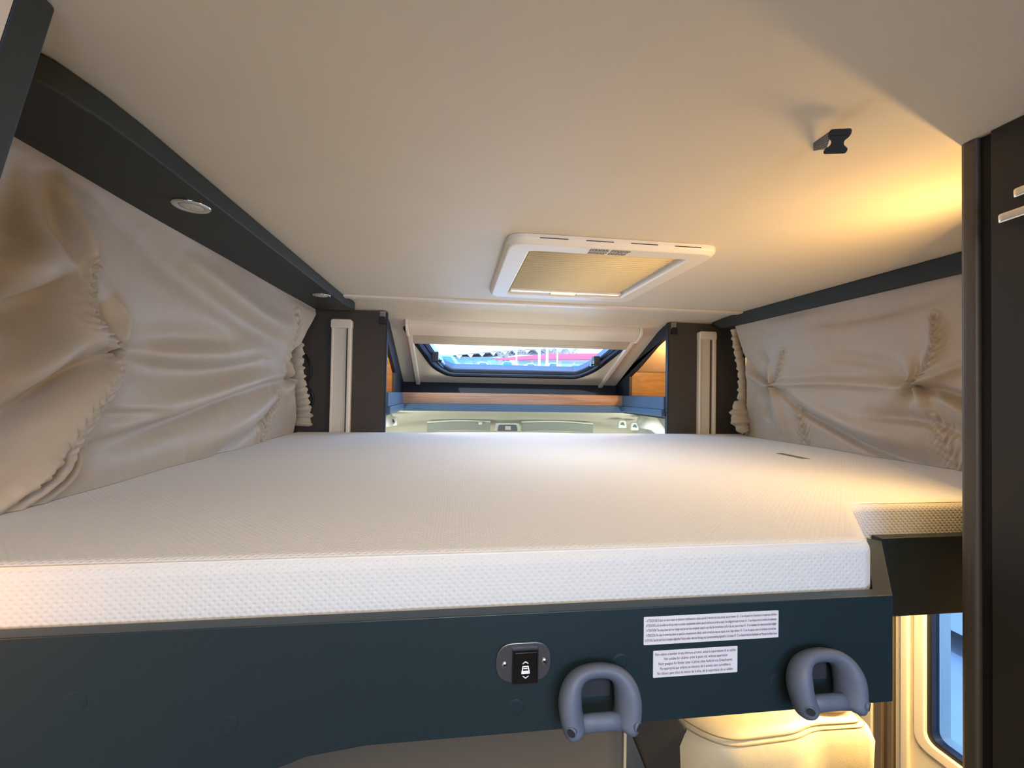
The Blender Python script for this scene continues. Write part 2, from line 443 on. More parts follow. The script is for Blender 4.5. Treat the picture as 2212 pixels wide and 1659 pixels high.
for x in (-.138, .918):
    s = 1 if x < .4 else -1
    la = obj('latch', join(box(x-.022, x+.022, 2.765, 2.825, SL(2.79)-.034, SL(2.79)+.03), box(min(x, x+s*.045), max(x, x+s*.045), 2.785, 2.80, SL(2.79)-.032, SL(2.79)-.018),
                           box(x+s*.035-.008, x+s*.035+.008, 2.765, 2.815, SL(2.79)-.036, SL(2.79)-.02)), M['black'], wf, bevel=.004)
# roller-blind cassette, end bar and side rails
bl = thing('window_blind', 'cream roller blind cassette with side rails around the roof window', 'blind', (.4, 2.5, .30))
def on_slope(y, off): return (y, SL(y)-off)
cs = [on_slope(2.415, .0), on_slope(2.415, .030), on_slope(2.43, .042), on_slope(2.485, .045), on_slope(2.505, .034), on_slope(2.505, 0)]
obj('cassette', prism(cs, 'x', -.268, 1.058), M['creamtrim'], bl, bevel=.006, seg=3)
for x in (-.285, 1.058):
    obj('end_cap', prism([on_slope(2.408, 0), on_slope(2.408, .036), on_slope(2.43, .048), on_slope(2.49, .050), on_slope(2.515, .036), on_slope(2.515, 0)], 'x', x, x+.018), M['cream'], bl, bevel=.004)
obj('blind_stack', prism([on_slope(2.505, .006), on_slope(2.505, .026), on_slope(2.575, .026), on_slope(2.575, .006)], 'x', -.255, 1.045), M['rollcloth'], bl)
obj('end_bar', prism([on_slope(2.575, .004), on_slope(2.575, .030), on_slope(2.60, .030), on_slope(2.60, .004)], 'x', -.255, 1.045), M['rollcloth'], bl, bevel=.003)
for x in (-.285, 1.045):
    obj('side_rail', prism([on_slope(2.51, 0), on_slope(2.51, .028), on_slope(3.115, .028), on_slope(3.125, .02), on_slope(3.125, 0)], 'x', x, x+.03), M['cream'], bl, bevel=.005)

# ================================================================== SHELF ROUND THE CAB OPENING
sh = thing('cab_shelf', 'shelf over the cab with oak front lip and navy side boards', 'shelf', (.4, 2.9, -.14))
obj('front_lip', box(-.372, 1.185, 2.95, 2.968, -.088, -.014), M['wood'], sh, bevel=.002, label='oak coloured plank')
obj('shelf_board', box(-.372, 1.185, 2.93, 3.14, -.135, -.088), M['navy'], sh)
for x0, x1 in ((-.372, -.352), (1.165, 1.185)):
    obj('side_lip', box(x0, x1, 2.33, 2.95, -.088, -.014), M['navy'], sh, bevel=.002)
    obj('side_board', box(x0-.012 if x0 > 0 else x0, x1+.012 if x0 < 0 else x1, 2.33, 2.95, -.128, -.088), M['navy'], sh, bevel=.006)

# ================================================================== CAB HEADLINER
hl = thing('cab_headliner', 'pale cab roof lining with sun visors above the windscreen', 'headliner', (.4, 3.3, -.36))
prof = [(2.98, -.1365), (3.10, -.141), (3.2, -.150), (3.32, -.176), (3.43, -.210), (3.52, -.243), (3.60, -.285), (3.63, -.34)]
V = []; Fc = []; NX = 41
PR = [(p.x, p.y) for p in spline([(a, b, 0) for a, b in prof], 3)]
for j in range(NX):
    u = -1+2*j/(NX-1); x = .405+1.10*u
    for y, z in PR:
        t = (y-2.98)/.65
        V.append((x, y-.10*u*u*t, z-(.035*u*u*(1-t)+.03*abs(u)**5)*min(1, t*2.5)))
NP = len(PR)
Fc = [(j*NP+i, j*NP+i+1, (j+1)*NP+i+1, (j+1)*NP+i) for j in range(NX-1) for i in range(NP-1)]
obj('lining', (V, Fc), M['head'], hl, smooth=True, solid=.006)
for x0, x1, in ((-.22, .27), (.52, 1.10)):
    vp = []
    for k in range(13):
        u = k/12; x = x0+(x1-x0)*u; a = (x-.405)/1.1
        vp.append((x, 3.43-.06*a*a, -.262-.022*a*a+.010*math.sin(u*math.pi)))
    V = []; Fc = []
    for (x, y, z) in vp:
        V += [(x, y, z+.018), (x, y-.012, z+.012), (x, y-.014, z-.05), (x, y+.006, z-.05)]
    for k in range(12):
        for q in range(4): Fc.append((4*k+q, 4*k+(q+1) % 4, 4*k+4+(q+1) % 4, 4*k+4+q))
    Fc += [(0, 1, 2, 3), (48, 51, 50, 49)]
    obj('sun_visor', (V, Fc), M['visor'], hl, bevel=.004)
    rim = [(p[0], p[1]-.004, p[2]+.022) for p in vp]
    obj('visor_rim', sweep(rim, .007, 8), M['headlt'], hl, smooth=True)
co = obj('overhead_console', join(prism(rpoly([(.305, -.31), (.505, -.31), (.495, -.248), (.315, -.248)], .015), 'y', 3.40, 3.47)), M['headlt'], hl, bevel=.004)
obj('console_panel', prism(rpoly([(.325, -.31), (.485, -.31), (.475, -.262), (.335, -.262)], .012), 'y', 3.392, 3.402), M['console'], co)
obj('reading_light', box(.385, .43, 3.388, 3.394, -.30, -.270), M['lens'], co)
obj('visor_clip', box(.175, .205, 3.39, 3.42, -.262, -.238), M['headlt'], hl, bevel=.004)
for x, y, z in ((-.43, 3.05, -.215), (1.27, 3.20, -.235), (1.36, 3.18, -.25)):
    g = obj('grab_handle', prism(rpoly([(x-.035, z-.03), (x+.035, z-.03), (x+.028, z+.03), (x-.028, z+.03)], .014), 'y', y, y+.03), M['headlt'], hl, bevel=.006)
    obj('handle_recess', prism([(x-.020, z-.004), (x+.018, z-.010), (x+.008, z+.014), (x-.008, z+.014)], 'y', y-.002, y+.01), M['console'], g)
for s, x in ((-1, -.60), (1, 1.50)):
    obj('pillar_trim', sweep([(x-.16*s, 3.02, -.20), (x-.05*s, 3.05, -.22), (x+.03*s, 3.1, -.28), (x+.06*s, 3.15, -.42)], [(.05, .05), (.05, .05), (.045, .045), (.04, .04)], 12), M['headlt'], hl, smooth=True)
# windscreen opening
struct('window_3', join(box(XW0, XW1, 4.16, 4.2, ZF, -.85), box(XW0, XW1, 3.63, 4.2, -.30, -.26), box(XW0, -.55, 4.16, 4.2, -.85, -.26), box(1.4, XW1, 4.16, 4.2, -.85, -.26)), M['headlt'])

# ================================================================== PARTITION PILLARS WITH RAILS
for side, x0, x1, rx0, rx1, top in (('left', -.81, -.364, -.630, -.531, .352), ('right', 1.176, 1.65, 1.347, 1.445, .357)):
    p = thing('partition_panel', f'brown textured partition beside the {side} curtain at the cab end', 'partition', ((x0+x1)/2, 2.32, -1.45), 'partitions at the cab end')
    pt = .407
    obj('board', box(x0, x1, 2.305, 2.325, -1.45, .4055), M['brown'], p, bevel=.003)
    ex = x1 if side == 'left' else x0
    obj('blue_lit_edge', box(ex-.003, ex+.003, 2.302, 2.328, -1.44, .4), M['navydark'], p)  # navy strip painted for the blue light on the board's inner edge
    r = thing('bed_lift_rail', f'pale metal lift rail upright on the {side} partition', 'rail', ((rx0+rx1)/2, 2.29, -1.45), 'bed lift rails')
    w_ = rx1-rx0
    obj('channel_wall', join(box(rx0, rx0+.012, 2.275, 2.304, -1.45, top-.03), box(rx1-.018, rx1, 2.268, 2.304, -1.45, top-.03)), M['alu'], r, bevel=.003)
    obj('channel_back', box(rx0+.012, rx1-.018, 2.288, 2.304, -1.45, top-.03), M['alu2'], r)
    obj('top_cap', prism(rpoly([(rx0-.002, top-.045), (rx1+.002, top-.045), (rx1+.002, top), (rx0-.002, top)], [0, 0, .014, .014]), 'y', 2.266, 2.304), M['alu'], r, bevel=.004)
    obj('rail_slot', box(rx1-.027, rx1-.018, 2.284, 2.292, -1.45, top-.045), M['wtrim'], r)
    obj('screw', lathe(((rx0+rx1)/2-.005, 2.288, 0.04 if side == 'right' else -.01), (0, -1, 0), [(.006, 0), (.006, .002), (.003, .003)], 12), M['alu2'], r)
    # strap clip with its printed tag at the top
    cx = -.384 if side == 'left' else 1.205
    c = thing('strap_clip', f'black strap clip with pale tag at the top of the {side} partition', 'clip', (cx, 2.29, .33), 'strap clips')
    obj('clip_body', prism(rpoly([(cx-.017, .338), (cx+.017, .338), (cx+.013, .375), (cx-.013, .375)], .004), 'y', 2.283, 2.303), M['black'], c, bevel=.002)
    obj('tag', box(cx-.014, cx+.014, 2.297, 2.3035, .368, .404), M['strap'], c)
    for k in range(3): obj('tag_print', box(cx-.009, cx+.007-.004*k, 2.2955, 2.297, .376+.009*k, .379+.009*k), M['greyink'], c)

# loose black cord by the left rail
cd = [(-.758, 2.292, .17), (-.735, 2.290, .13), (-.726, 2.288, .07), (-.745, 2.290, .02), (-.722, 2.288, -.02), (-.714, 2.290, -.06), (-.735, 2.291, -.11), (-.75, 2.296, -.14)]
tag(obj('black_cord', sweep(spline(cd, 6), .006, 8), M['black'], smooth=True), 'black cord hanging in a loop between left curtain and rail', 'cord')

# ================================================================== VALANCES
vl = thing('left_valance', 'dark green valance board with two round spotlights above the left curtain', 'valance', (-.66, 1.4, .385))
plan = [(-.513, .78), (-.513, 2.06), (-.497, 2.15), (-.50, 2.20), (-.81, 2.20), (-.81, .56), (-.60, .56), (-.552, .59), (-.528, .635), (-.517, .70)]
obj('board', prism(plan, 'z', .384, ZC-.0005), M['green2'], vl, bevel=.004)
for i, (x, y) in enumerate(((-.566, .995), (-.556, 1.862))):
    s = thing('spotlight', 'round chrome spotlight, the larger nearer one in the left valance' if i == 0 else 'round chrome spotlight at the far end of the left valance', 'spotlight', (x, y, .378), 'valance spotlights')
    obj('bezel', lathe((x, y, .3845), (0, 0, -1), [(.036, 0), (.0355, .003), (.031, .0055), (.024, .0045), (.022, .002)], 36), M['chrome'], s, smooth=True)
    obj('lens', lathe((x, y, .3825), (0, 0, -1), [(.0225, 0), (.0215, .002), (.012, .0030), (.003, .0030)], 30), M['lens'], s, smooth=True)
    obj('led', lathe((x, y, .3797), (0, 0, -1), [(.004, 0), (.003, .001)], 12), M['chrome'], s)
vr = thing('right_valance', 'narrow dark green valance board above the right curtain', 'valance', (1.55, 1.4, .366))
obj('board', prism([(.66, .366), (2.20, .366), (2.29, .40), (2.295, .412), (2.2, .4205), (2.06, .4245), (.66, .4245)], 'x', 1.43, 1.655), M['green2'], vr, bevel=.003)

# ================================================================== CURTAINS
def seg_dist(y, z, pts):
    """signed distance to a polyline and position along it 0..1"""
    best = np.full(y.shape, 1e9); sg = np.zeros(y.shape); tt = np.zeros(y.shape)
    L = [math.dist(pts[i], pts[i+1]) for i in range(len(pts)-1)]; tot = sum(L); acc = 0
    for i in range(len(pts)-1):
        ay, az = pts[i]; by, bz = pts[i+1]; dy, dz = by-ay, bz-az; l2 = dy*dy+dz*dz
        t = np.clip(((y-ay)*dy+(z-az)*dz)/l2, 0, 1); qy, qz = y-(ay+t*dy), z-(az+t*dz)
        d = np.hypot(qy, qz); m = d < best
        best = np.where(m, d, best); sg = np.where(m, np.sign(dy*qz-dz*qy), sg); tt = np.where(m, (acc+t*L[i])/tot, tt); acc += L[i]
    return best, sg, tt
def fold(y, z, pts, amp, w, asym=1., taper=.6):
    """a crease along pts: amp metres, w wide; asym>1 makes the upper side broader"""
    pts = [(p.x, p.y) for p in spline([(a, b, 0) for a, b in pts], 5)] if len(pts) > 2 else pts
    d, s, t = seg_dist(y, z, pts)
    ww = np.where(s > 0, w*asym, w/asym)
    return amp*np.exp(-(d/ww)**2)*np.clip(np.sin(np.pi*np.clip(t, .02, .98)), 0, 1)**taper
def ruche(y, z, pts, amp, w, freq, ph=0.):
    d, s, t = seg_dist(y, z, pts); L = sum(math.dist(pts[i], pts[i+1]) for i in range(len(pts)-1))
    return amp*np.exp(-(d/w)**2)*(np.sin(t*L*freq+ph+8*d/w)+.6*np.sin(t*L*freq*1.83+ph*2-9*s*d/w))
def pinch(y, z, c, amp, r, n, ph):
    dy, dz = y-c[0], z-c[1]; rr = np.hypot(dy, dz); th = np.arctan2(dz, dy)
    return amp*np.cos(n*th+ph)*np.exp(-((rr-.45*r)/r)**2)-1.2*amp*np.exp(-(rr/(.22*r))**2)
def build_cloth(name, parent, yl, yr, zl, zr, fx, disp, sgn, NY=330, NZ=150):
    """grid between boundary curves; fx(y,z) base x; disp towards the room"""
    V = []; Fc = []
    u = np.linspace(0, 1, NY)[None, :].repeat(NZ, 0); v = np.linspace(0, 1, NZ)[:, None].repeat(NY, 1)
    z = zl+(zr-zl)*v
    a = yl(z); b = yr(z); y = a+(b-a)*u
    x = fx(y, z)+sgn*disp(y, z)
    V = np.stack([x, y, z], -1).reshape(-1, 3)
    Fc = [(j*NY+i, j*NY+i+1, (j+1)*NY+i+1, (j+1)*NY+i) for j in range(NZ-1) for i in range(NY-1)]
    return obj(name, (V, Fc), M['curtain'], parent, smooth=True)
def hem_mesh(path, r, amp, freq, n=14):
    P = spline(path, 14); rads = []
    L = 0
    for i, p in enumerate(P):
        if i: L += (p-P[i-1]).length
        rr = r(i/(len(P)-1)); k = 1+amp*math.sin(L*freq)+amp*.6*math.sin(L*freq*1.7+1)
        rads.append((rr*k, rr*.55*k))
    return sweep(P, rads, n)

cl = thing('left_curtain', 'large crumpled taupe satin curtain tied back along the left side of the bed', 'curtain', (-.72, 1.45, -.21))
def ldisp(y, z):
    d = .012*np.sin(3.1*y+1.3)*np.sin(5*z+.5)+.006*np.sin(9*y+4*z)
    seam = [(.905, .33), (.915, .221), (.932, .135), (.979, .096), (1.007, .075), (1.007, .041), (.951, -.035), (.868, -.148), (.823, -.2)]
    d += fold(y, z, seam[:5], .016, .040, 1., .3)+fold(y, z, seam[4:], .022, .045, 1., .3)
    d += ruche(y, z, seam[1:5], .0042, .020, 330)+ruche(y, z, seam[5:], .0026, .016, 260, 1.)
    d += pinch(y, z, (1.012, .074), .007, .065, 4, .9)
    d += fold(y, z, [(1.0, .085), (1.012, .075), (1.022, .062)], -.020, .008, 1., .3)
    # big folds running from the tie
    d += fold(y, z, [(1.0, .066), (.93, .03), (.877, -.008), (.78, -.085)], -.032, .028, .7)
    d += fold(y, z, [(.97, .085), (.89, .05), (.84, .015), (.77, -.02)], .026, .034)
    d += fold(y, z, [(.74, .10), (.80, .127), (.85, .155), (.90, .20)], -.034, .032, .6)
    d += fold(y, z, [(.74, .15), (.80, .19), (.87, .24)], .022, .045)
    d += fold(y, z, [(1.03, .083), (1.12, .10), (1.26, .13), (1.45, .15)], -.016, .035)
    d += fold(y, z, [(1.02, .065), (1.10, .054), (1.25, .045), (1.45, .056), (1.72, .105)], -.026, .030, .6)
    d += fold(y, z, [(1.05, .10), (1.2, .085), (1.45, .10), (1.7, .15)], .013, .035)
    d += fold(y, z, [(.96, -.122), (1.15, -.105), (1.32, -.078), (1.52, -.030), (1.75, .015), (1.99, .036)], -.034, .022, .55)
    d += fold(y, z, [(1.0, -.085), (1.3, -.045), (1.55, .01), (1.95, .055)], .018, .035)
    d += fold(y, z, [(.95, -.052), (1.05, -.062), (1.2, -.066)], -.010, .014, .6)
    d += fold(y, z, [(1.0, .19), (1.035, .15), (1.035, .11), (1.02, .085)], .011, .018)
    d += fold(y, z, [(.965, .17), (.98, .135), (.99, .10)], -.010, .014)
    d += fold(y, z, [(.77, .37), (.775, .30), (.75, .23)], -.014, .030)
    d += fold(y, z, [(.81, .37), (.845, .30), (.885, .22)], -.012, .022)
    d += fold(y, z, [(.83, .37), (.875, .29), (.91, .2)], .014, .026)
    d += fold(y, z, [(1.05, .33), (1.3, .275), (1.55, .22), (1.9, .18)], -.014, .035, .7)
    d += fold(y, z, [(1.2, .33), (1.6, .26), (2.0, .25)], .012, .04)
    d += fold(y, z, [(1.44, -.225), (1.62, -.165), (1.80, -.105), (1.87, -.04)], -.020, .012, .45)
    d += fold(y, z, [(1.3, -.2), (1.6, -.12), (1.85, -.02), (2.0, .04)], .020, .040)
    d += fold(y, z, [(2.0, .037), (1.95, .09), (1.98, .20)], -.030, .020, .6)
    d += pinch(y, z, (2.0, .037), .016, .07, 3, .3)
    d += ruche(y, z, [(1.86, -.05), (1.80, -.2)], .006, .05, 130)
    d += ruche(y, z, [(1.95, .30), (1.93, .10)], .003, .04, 190)
    for q in range(5):
        d += fold(y, z, [(.79+.02*q, -.215), (.84+.02*q, -.17), (.88+.014*q, -.12)], .012*(-1)**q, .010)
    edge = np.exp(-((.384-z)/.02)**2)
    return 1.5*d*(1-.8*edge)
lfx = lambda y, z: -.690-(.384-z)*.10+.010*np.sin(np.pi*(z+.21)/.6)
lyr = lambda z: np.interp(z, [-.215, -.14, .0, .083, .15, .212, .257, .33, .384], [2.17, 2.15, 2.05, 1.98, 1.975, 2.02, 2.05, 2.13, 2.21])
build_cloth('cloth', cl, lambda z: .585+0*z, lyr, -.2135, .3838, lfx, ldisp, 1)
obj('gathered_hem', hem_mesh([(-.735, 2.08, .235), (-.742, 2.12, .18), (-.745, 2.13, .10), (-.742, 2.15, .02), (-.748, 2.21, -.06), (-.748, 2.245, -.13), (-.75, 2.24, -.185)], lambda t: .030+.014*t, .14, 170), M['curtain'], cl, smooth=True)
cr = thing('right_curtain', 'taupe satin curtain with gathered hem hanging along the right side of the bed', 'curtain', (1.5, 1.5, -.21))
def rdisp(y, z):
    d = .008*np.sin(4.1*y+.3)*np.sin(6*z+.5)+.004*np.sin(11*y+5*z)
    s1 = [(1.785, .20), (1.825, .115), (1.885, .038)]; s2 = [(1.163, .26), (1.165, .178), (1.19, .118), (1.244, .034)]
    d += fold(y, z, s1, .010, .022)+fold(y, z, s2, .013, .022)
    d += ruche(y, z, s1, .004, .018, 260)+ruche(y, z, s2, .005, .018, 260, 2.)
    d += pinch(y, z, (1.88, .05), .013, .06, 4, .2)+pinch(y, z, (1.235, .045), .014, .06, 4, 1.2)
    d += fold(y, z, [(1.862, .075), (1.885, .03)], .014, .012)+fold(y, z, [(1.215, .085), (1.245, .025)], .016, .012)
    d += fold(y, z, [(1.86, .052), (1.7, .055), (1.55, .054), (1.26, .035)], .018, .022, .6)
    d += fold(y, z, [(1.84, .075), (1.55, .085), (1.25, .065)], -.012, .025)
    d += fold(y, z, [(1.86, .045), (1.775, -.038), (1.654, -.104), (1.434, -.182), (1.22, -.215)], -.030, .020, .6)
    d += fold(y, z, [(1.80, .03), (1.66, -.05), (1.45, -.12), (1.2, -.15)], .020, .035)
    d += fold(y, z, [(1.42, -.070), (1.3, -.068), (1.2, -.078), (1.06, -.125)], -.020, .020, .7)
    d += fold(y, z, [(1.886, .07), (1.984, .113), (2.073, .203)], -.018, .015, .7)
    d += fold(y, z, [(1.89, .05), (1.98, .08), (2.08, .12)], .015, .02)
    d += fold(y, z, [(1.22, .044), (1.15, .02), (1.06, -.02)], -.022, .016)
    d += fold(y, z, [(1.217, .05), (1.15, .08), (1.06, .115)], .014, .016)
    d += fold(y, z, [(1.21, .035), (1.12, -.03), (1.04, -.09)], .014, .018)
    d += fold(y, z, [(1.56, .165), (1.42, .137), (1.261, .084)], -.012, .026)
    d += fold(y, z, [(1.975, .254), (1.885, .149)], -.009, .016)
    d += fold(y, z, [(1.65, .30), (1.35, .295), (1.10, .32)], -.008, .02)
    d += ruche(y, z, [(1.751, -.06), (1.737, -.2)], .0045, .03, 210)+ruche(y, z, [(1.19, -.06), (1.13, -.21)], .0025, .03, 190)
    d += fold(y, z, [(2.0, .02), (1.93, -.05), (1.96, -.13)], -.016, .03)
    d += fold(y, z, [(1.90, -.02), (1.86, -.10), (1.85, -.19)], .014, .03)
    edge = np.exp(-((.366-z)/.02)**2)
    return 1.25*d*(1-.8*edge)
rfx = lambda y, z: 1.455+(.366-z)*(.08+.06*np.clip((y-1.1)/1.1, -.3, 1.0))
ryr = lambda z: np.interp(z, [-.215, -.15, -.02, .07, .2, .366], [2.12, 2.12, 2.10, 2.08, 2.07, 2.12])
build_cloth('cloth', cr, lambda z: .72+0*z, ryr, -.2135, .3658, rfx, rdisp, -1)
obj('gathered_hem', hem_mesh([(1.462, 2.13, .352), (1.468, 2.125, .28), (1.480, 2.115, .19), (1.492, 2.11, .11), (1.50, 2.12, .03), (1.505, 2.13, -.04)], lambda t: .022+.004*t, .16, 160), M['curtain'], cr, smooth=True)
obj('hem_bunch', hem_mesh([(1.495, 2.135, -.03), (1.492, 2.13, -.07), (1.492, 2.125, -.12), (1.495, 2.115, -.165), (1.505, 2.10, -.192)], lambda t: .022+.030*math.sin(math.pi*min(1, t*1.05)), .12, 130, 22), M['curtain'], cr, smooth=True)

# ================================================================== DROP-DOWN BED
bed = thing('drop_down_bed', 'drop-down bed frame with dark green front panel', 'bed', (.4, 1.4, -.47))
ZP0, ZP1 = -.4347, -.2835
front = [(.628, ZP0), (.628, ZP1), (-.80, ZP1), (-.80, -.60), (-.40, -.60), (-.33, -.545), (-.28, -.497), (-.23, -.462), (-.17, -.442), (-.10, -.4347)]
obj('front_panel', prism(front, 'y', .554, .576), M['green'], bed, bevel=.0015)
# slanted corner board and the set-back board behind the wardrobe
a, b = Vector((.628, .554)), Vector((.845, .768)); d = (b-a).normalized(); nn = Vector((-d.y, d.x))*.022
obj('corner_board', prism([tuple(a), tuple(b), tuple(b+nn), tuple(a+nn+d*.006)], 'z', ZP0, ZP1-.0004), M['green'], bed, bevel=.001)
obj('side_panel', box(.845, 1.62, .768, .790, ZP0-.001, ZP1+.004), M['green'], bed, bevel=.0015)
base = [(-.79, .58), (.60, .58), (.79, .79), (1.60, .79), (1.60, 2.26), (-.79, 2.26)]
obj('base_board', prism(base, 'z', -.43, -.395), M['green2'], bed)
for x, z in ((-.4214, -.3586), (-.26, -.3973), (.083, -.4015), (.2207, -.3525), (.4463, -.3935)):
    obj('screw_cap', lathe((x, .5545, z), (0, -1, 0), [(.0135 if x < 0 else .011, 0), (.013 if x < 0 else .0105, .0008), (.010 if x < 0 else .008, .0012)], 24), M['green'], bed)

# mattress
ms = thing('mattress', 'white knitted mattress with chamfered front corner', 'mattress', (.4, 1.4, -.395))
mp = [(-.785, .583), (.612, .583), (.634, .594), (.770, .752), (.795, .782), (.835, .795), (1.60, .795), (1.60, 2.263), (-.785, 2.263)]
obj('cover', prism(mp, 'z', -.394, -.2145), M['mattress'], ms, bevel=.020, seg=5)
pp = [(-.78, .5905, -.2195), (.0, .5905, -.2195), (.610, .5905, -.2195), (.628, .600, -.2195), (.764, .758, -.2195), (.790, .789, -.2195), (.833, .8025, -.2195), (1.58, .8025, -.2195)]
obj('piping', sweep(pp, .0018, 6), M['piping'], ms, smooth=True)
obj('label_patch', prism(rpoly([(1.185, 1.36), (1.215, 1.355), (1.222, 1.49), (1.192, 1.495)], .004), 'z', -.2147, -.2137), M['tag'], ms, label='small grey label')

# ---- rocker switch on the panel
YP = .554
sw = thing('bed_switch', 'black rocker switch on steel plate on the bed panel', 'switch', (.0915, YP, -.368))
pl = rpoly([(.0562, -.3682), (.1268, -.3682), (.1268, -.3190), (.0562, -.3190)], .023, 10)
obj('plate', prism(pl, 'y', YP-.0035, YP), M['plate'], sw, bevel=.0012)
rk = obj('rocker', join(prism([(YP-.003, -.3275), (YP-.011, -.3275), (YP-.0075, -.3365), (YP-.0065, -.340), (YP-.0105, -.3660), (YP-.003, -.3660)], 'x', .0785, .1075)), M['blackgloss'], sw, bevel=.0008)
obj('bezel', ring([(.0765, -.3675), (.1095, -.3675), (.1095, -.3258), (.0765, -.3258)], [(.0783, -.3661), (.1077, -.3661), (.1077, -.3272), (.0783, -.3272)], 'y', YP-.0075, YP-.003), M['black'], sw)
for x in (.0668, .1178):
    s = obj('screw', lathe((x, YP-.0035, -.3452+.0015*(x > .1)), (0, -1, 0), [(.0036, 0), (.0034, .001), (.002, .0016)], 16), M['chrome'], sw)
    obj('screw_recess', lathe((x, YP-.0050, -.3452+.0015*(x > .1)), (0, -1, 0), [(.0016, 0), (.0014, .0003)], 6), M['black'], s)
def rk_y(z): return YP-.0065-(.004)*(-.340-z)/.026-.0004
def icon(name, polys):
    V = []; Fc = []
    for p in polys:
        n0 = len(V); V += [(.0930+x, rk_y(-.3498+z), -.3498+z) for x, z in p]; Fc.append(tuple(range(n0, n0+len(p))))
    obj(name, (V, Fc), M['white'], rk, solid=.0002)
icon('up_arrow', [[(-.0036, .0062), (-.0036, .0074), (0, .0097), (0, .0085)], [(.0036, .0062), (.0036, .0074), (0, .0097), (0, .0085)]])
icon('down_arrow', [[(-.0036, -.0066), (-.0036, -.0078), (0, -.0101), (0, -.0089)], [(.0036, -.0066), (.0036, -.0078), (0, -.0101), (0, -.0089)]])
icon('bed_symbol', [[(-.0054, -.0048), (.0054, -.0048), (.0052, -.0012), (-.0052, -.0012)], [(-.0050, -.0012), (-.0036, -.0012), (-.0026, .0030), (-.0038, .0042)],
                    [(.0050, -.0012), (.0036, -.0012), (.0026, .0030), (.0038, .0042)], [(-.0038, .0042), (-.0026, .0028), (.0026, .0028), (.0038, .0042)], [(-.0026, .0006), (.0026, .0006), (.0022, .0018), (-.0022, .0018)]])

# ---- warning stickers
def sticker(name, label, x0, x1, z0, z1, lines, zt, dz, h, ang=0.):
    s = thing(name, label, 'sticker', ((x0+x1)/2, YP, z0), 'warning stickers on the bed panel')
    obj('paper', prism(rpoly([(x0, z0), (x1, z0), (x1, z1), (x0, z1)], .0014, 4), 'y', YP-.0004, YP+.0002), M['sticker'], s)
    for i, (body, a, b) in enumerate(lines):
        V, Fc = text(body)
        V = [(a+(b-a)*v[0], YP-.0007, zt-dz*i+h*v[1]) for v in V]
        obj('print_line', (V, Fc), M['ink'], s)
sticker('warning_sticker', 'wide white warning sticker with five long lines of text', .2525, .4480, -.3332, -.2962, [
    ('ATTENZIONE! Il letto non deve restare in posizione completamente rialzata quando il veicolo è in sosta al sole, lasciare almeno 10 - 15 cm di spazio fra il lucernario e il materasso del letto.', .2560, .4452),
    ("ATTENTION! Le lit de pavillon ne doit pas rester en position complètement soulevée quand le véhicule est arrêté au soleil, il est obligatoire laisser au moins 10 - 15 cm d'espace entre le matelas et le plafonnier.", .2553, .4452),
    ('ATTENTION! The drop-down bed over lounge must be not stay completely raised in case that the motorhome is left in the sun, leave at least 10 - 15 cm between the mattress and the skylight.', .2560, .4448),
    ('ATENCION: No dejar la cama basculante en posición completamente alzada cuando el vehículo esté en reposo al sol, dejar mínimo 10 - 15 cm de espacio entre la claraboya y el colchón.', .2558, .4446),
    ('ACHTUNG: Das Bett darf nicht in komplett aufgestellter Position stehen, wenn das Fahrzeug unter Sonneneinstrahlung abgestellt ist. Sie müssen 10 - 15 cm Abstand zwischen Dachhaube und Matratze des Bettes lassen.', .2543, .4458)],
    -.3030, .00645, .0052)
sticker('age_sticker', 'smaller white sticker with five centred lines about children', .2660, .3870, -.3768, -.3415, [
    ('Non adatto a bambini di età inferiore a 6 anni, senza la supervisione di un adulto', .2688, .3843),
    ('Not suitable for children under 6 years old, without supervision', .2812, .3720),
    ('Nicht geeignet für Kinder unter 6 Jahren ohne Aufsicht von Erwachsenen', .2735, .3790),
    ('Pas approprié aux enfants au-dessous de 6 années sans surveillance', .2758, .3770),
    ('No idóneo para niños de menos de 6 años, sin la supervisión de un adulto', .2722, .3800)],
    -.3480, .0063, .0054)

